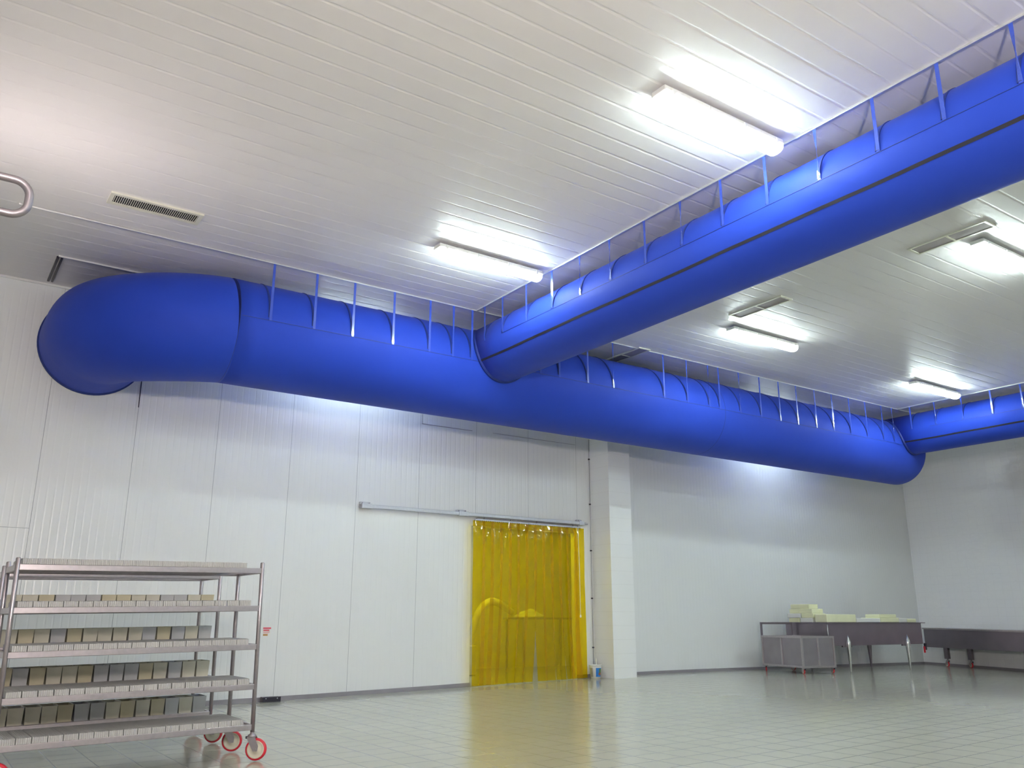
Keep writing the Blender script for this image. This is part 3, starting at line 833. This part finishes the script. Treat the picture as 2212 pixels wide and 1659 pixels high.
def slab(x0, x1, y0, y1, z0, z1, mat, lb):
    bm = bmesh.new(); box(bm, x0, x1, y0, y1, z0, z1, bev=.012)
    o = mk('cheese_slab', bm, mat); tag(o, lb, 'slab', 'pale slabs on the trough table')
zt2 = zt + .006
sl = [(15.92, 16.34, 12.25, 12.53, 0, 1, 'foam', 'yellowish slab in the bottom layer at the rear left corner of the trough table'),
      (15.92, 16.34, 11.92, 12.24, 0, 1, 'foam_w', 'white slab in the bottom layer of the stack on the trough table'),
      (15.90, 16.32, 12.22, 12.55, 1, 2, 'foam_w', 'whitish slab in the second layer of the stack, at its left end'),
      (15.93, 16.36, 11.90, 12.20, 1, 2, 'foam', 'yellow slab in the second layer of the stack, at its right end'),
      (15.96, 16.30, 12.28, 12.53, 2, 3.05, 'foam', 'yellow slab in the third layer of the stack, left'),
      (15.94, 16.32, 11.93, 12.27, 2, 3.05, 'foam', 'pale yellow slab in the third layer of the stack, right'),
      (15.97, 16.28, 12.02, 12.50, 3.05, 4.1, 'foam', 'topmost yellow slab of the stack on the trough table'),
      (15.95, 16.96, 11.58, 11.88, 0, 1.8, 'foam', 'thick pale yellow slab just right of the stack'),
      (17.0, 17.88, 11.60, 12.1, 0, .95, 'foam_w', 'flat white slab between the thick slab and the raised one'),
      (17.9, 18.60, 11.60, 12.1, 0, 1.1, 'foam', 'flat yellow slab under the small raised slab'),
      (17.92, 18.57, 11.64, 12.0, 1.1, 1.9, 'foam', 'small raised slab on the right half of the table'),
      (18.62, 18.92, 11.60, 12.1, 0, 1.0, 'foam_w', 'flat pale slab right of the raised slab'),
      (18.94, 19.28, 11.60, 12.1, 0, .85, 'foam', 'rightmost flat pale yellow slab on the trough table')]
uh = .092
for x0, x1, y0, y1, a, c, mt, lb in sl:
    slab(x0, x1, y0, y1, zt2 + a * uh, zt2 + c * uh - .001, mt, lb)

# box trolley: corners on the floor: front (14.74,11.36), right (15.53,11.2), left (14.96,12.53)
ang = math.atan2(-.16, .79)
bz = zf(15.1, 11.9)
bt = thing('box_trolley', 'low stainless box trolley with a push handle on small red wheels', 'trolley', (14.74, 11.34, bz), ang)
W_, D_ = .80, 1.20
z0, z1 = .135, .70
bm = bmesh.new()
for (a, b_, c, d) in ((0, W_, 0, .012), (0, W_, D_ - .012, D_), (0, .012, .012, D_ - .012), (W_ - .012, W_, .012, D_ - .012)):
    box(bm, a, b_, c, d, z0, z1)
box(bm, .012, W_ - .012, .012, D_ - .012, z0, z0 + .012)
mk('bin', bm, 'steel_m', bt)
bm = bmesh.new(); q = .018
bm.free()
for x, y in ((0, 0), (W_, 0), (0, D_), (W_, D_), (W_ / 2, 0), (W_ / 2, D_), (0, D_ / 2), (W_, D_ / 2)):
    B('upright', 'steel', [(-q, q, -q, q, z0 - .02, z1)], bt, bev=.003, loc=(x, y, 0))
for zr in (z0, z1):
    bm = bmesh.new()
    z = zr
    box(bm, -q - .002, W_ + q + .002, -q - .002, q, z - .02, z + .02, bev=.003); box(bm, -q - .002, W_ + q + .002, D_ - q, D_ + q + .002, z - .02, z + .02, bev=.003)
    box(bm, -q - .002, q, 0, D_, z - .02, z + .02, bev=.003); box(bm, W_ - q, W_ + q + .002, 0, D_, z - .02, z + .02, bev=.003)
    mk('frame_rail', bm, 'steel', bt)
bm = bmesh.new()
for x in (0, W_): box(bm, x - q, x + q, D_ - q, D_ + q, z1, .965, bev=.003)
box(bm, -q, W_ + q, D_ - q, D_ + q, .945, .985, bev=.003)
mk('push_handle', bm, 'steel_d', bt)
for x, y, a in ((.03, .03, 1.4), (W_ - .03, .03, 1.5), (.03, D_ - .03, .9), (W_ - .03, D_ - .03, 2.)):
    caster(bt, x, y, a, .045, .028, .13)

# long low trough along the right wall
tr = thing('wheeled_trough', 'long low dark stainless trough on wheels along the right wall', 'trough', (20.93, 7.0, 0))
bm = bmesh.new()
zz = .47
vs = []
for y, dz in ((0, -.12), (5.43, 0)):
    vs.append([bm.verts.new(p) for p in ((0, y, .47 + dz), (.7, y, .47 + dz), (.78, y, .90 + dz), (0, y, .90 + dz))])
bm.faces.new(vs[0]); bm.faces.new(vs[1][::-1])
for k in range(4): bm.faces.new((vs[0][k], vs[0][(k + 1) % 4], vs[1][(k + 1) % 4], vs[1][k]))
mk('trough', bm, 'steel_d', tr)
bm = bmesh.new(); vs = []
for y, dz in ((-.02, -.12), (5.45, 0)):
    vs.append([bm.verts.new(p) for p in ((-.03, y, .895 + dz), (.82, y, .895 + dz), (.82, y, .93 + dz), (-.03, y, .93 + dz))])
bm.faces.new(vs[0]); bm.faces.new(vs[1][::-1])
for k in range(4): bm.faces.new((vs[0][k], vs[0][(k + 1) % 4], vs[1][(k + 1) % 4], vs[1][k]))
mk('rim', bm, 'steel', tr)
for x, y in ((.35, 5.1), (.6, 4.65), (.1, 2.2), (.6, 2.2), (.1, .3), (.6, .3)):
    wz = zf(20.93 + x, 7 + y)
    c = caster(tr, x, y, 1.1, .065, .035, .2); c.location.z = wz
    B('caster_post', 'steel_d', [(x - .05, x + .05, y - .05, y + .05, wz + .19, .50)], tr)
t = thing('hand_tool', 'small red and black tool hanging from the right end of the trough table', 'tool', (19.34, 11.52, .55))
B('grip', 'red', [(.0, .022, -.02, .02, -.16, -.02)], t, bev=.006); B('head', 'black', [(.03, .08, -.025, .025, -.10, .05)], t, bev=.01)

# ------------------------------------------------------------------ bent pipe at the left
bm = bmesh.new()
yc, zu, zl, xe, rb = 4.2, 3.047, 2.876, .172, .07
pts = [(LX, yc, zu), (xe - rb, yc, zu)]
for k in range(1, 9):
    a = PI / 2 * (1 - k / 8); pts.append((xe - rb + rb * math.cos(a), yc, zu - rb + rb * math.sin(a)))
for k in range(0, 9):
    a = -PI / 2 * k / 8; pts.append((xe - rb + rb * math.cos(a), yc, zl + rb + rb * math.sin(a)))
pts.append((LX, yc, zl))
tube(bm, pts, .0185, 16)
t = mk('pipe_loop', bm, 'steel_m'); tag(t, 'bent stainless pipe loop sticking in from the left edge, high up', 'pipe')

# ------------------------------------------------------------------ camera
yaw, pitch, roll = math.radians(34.38487), math.radians(15.46969), math.radians(.0904)
fwd = Vector((math.sin(yaw) * math.cos(pitch), math.cos(yaw) * math.cos(pitch), math.sin(pitch)))
right = Vector((math.cos(yaw), -math.sin(yaw), 0)); up = right.cross(fwd)
r2 = math.cos(roll) * right + math.sin(roll) * up; u2 = -math.sin(roll) * right + math.cos(roll) * up
cam = bpy.data.cameras.new('camera'); co = bpy.data.objects.new('camera', cam); COL.objects.link(co)
co.matrix_world = Matrix(((r2.x, u2.x, -fwd.x, 0), (r2.y, u2.y, -fwd.y, 0), (r2.z, u2.z, -fwd.z, 1.1), (0, 0, 0, 1)))
cam.sensor_width = 36; cam.lens = 1840.98 / 2212 * 36; cam.clip_start = .05; cam.clip_end = 100
scene.camera = co

w = bpy.data.worlds.new('world'); scene.world = w; w.use_nodes = True
w.node_tree.nodes['Background'].inputs[0].default_value = (.8, .85, 1, 1); w.node_tree.nodes['Background'].inputs[1].default_value = .05
scene.view_settings.view_transform = 'Standard'; scene.view_settings.look = 'None'
scene.view_settings.exposure = 1.17; scene.view_settings.gamma = 1
scene.cycles.use_denoising = True
scene.cycles.max_bounces = 7; scene.cycles.diffuse_bounces = 4; scene.cycles.glossy_bounces = 3; scene.cycles.transparent_max_bounces = 10
scene.cycles.use_adaptive_sampling = True; scene.cycles.adaptive_threshold = .16; scene.cycles.adaptive_min_samples = 24
scene.cycles.sample_clamp_indirect = 6
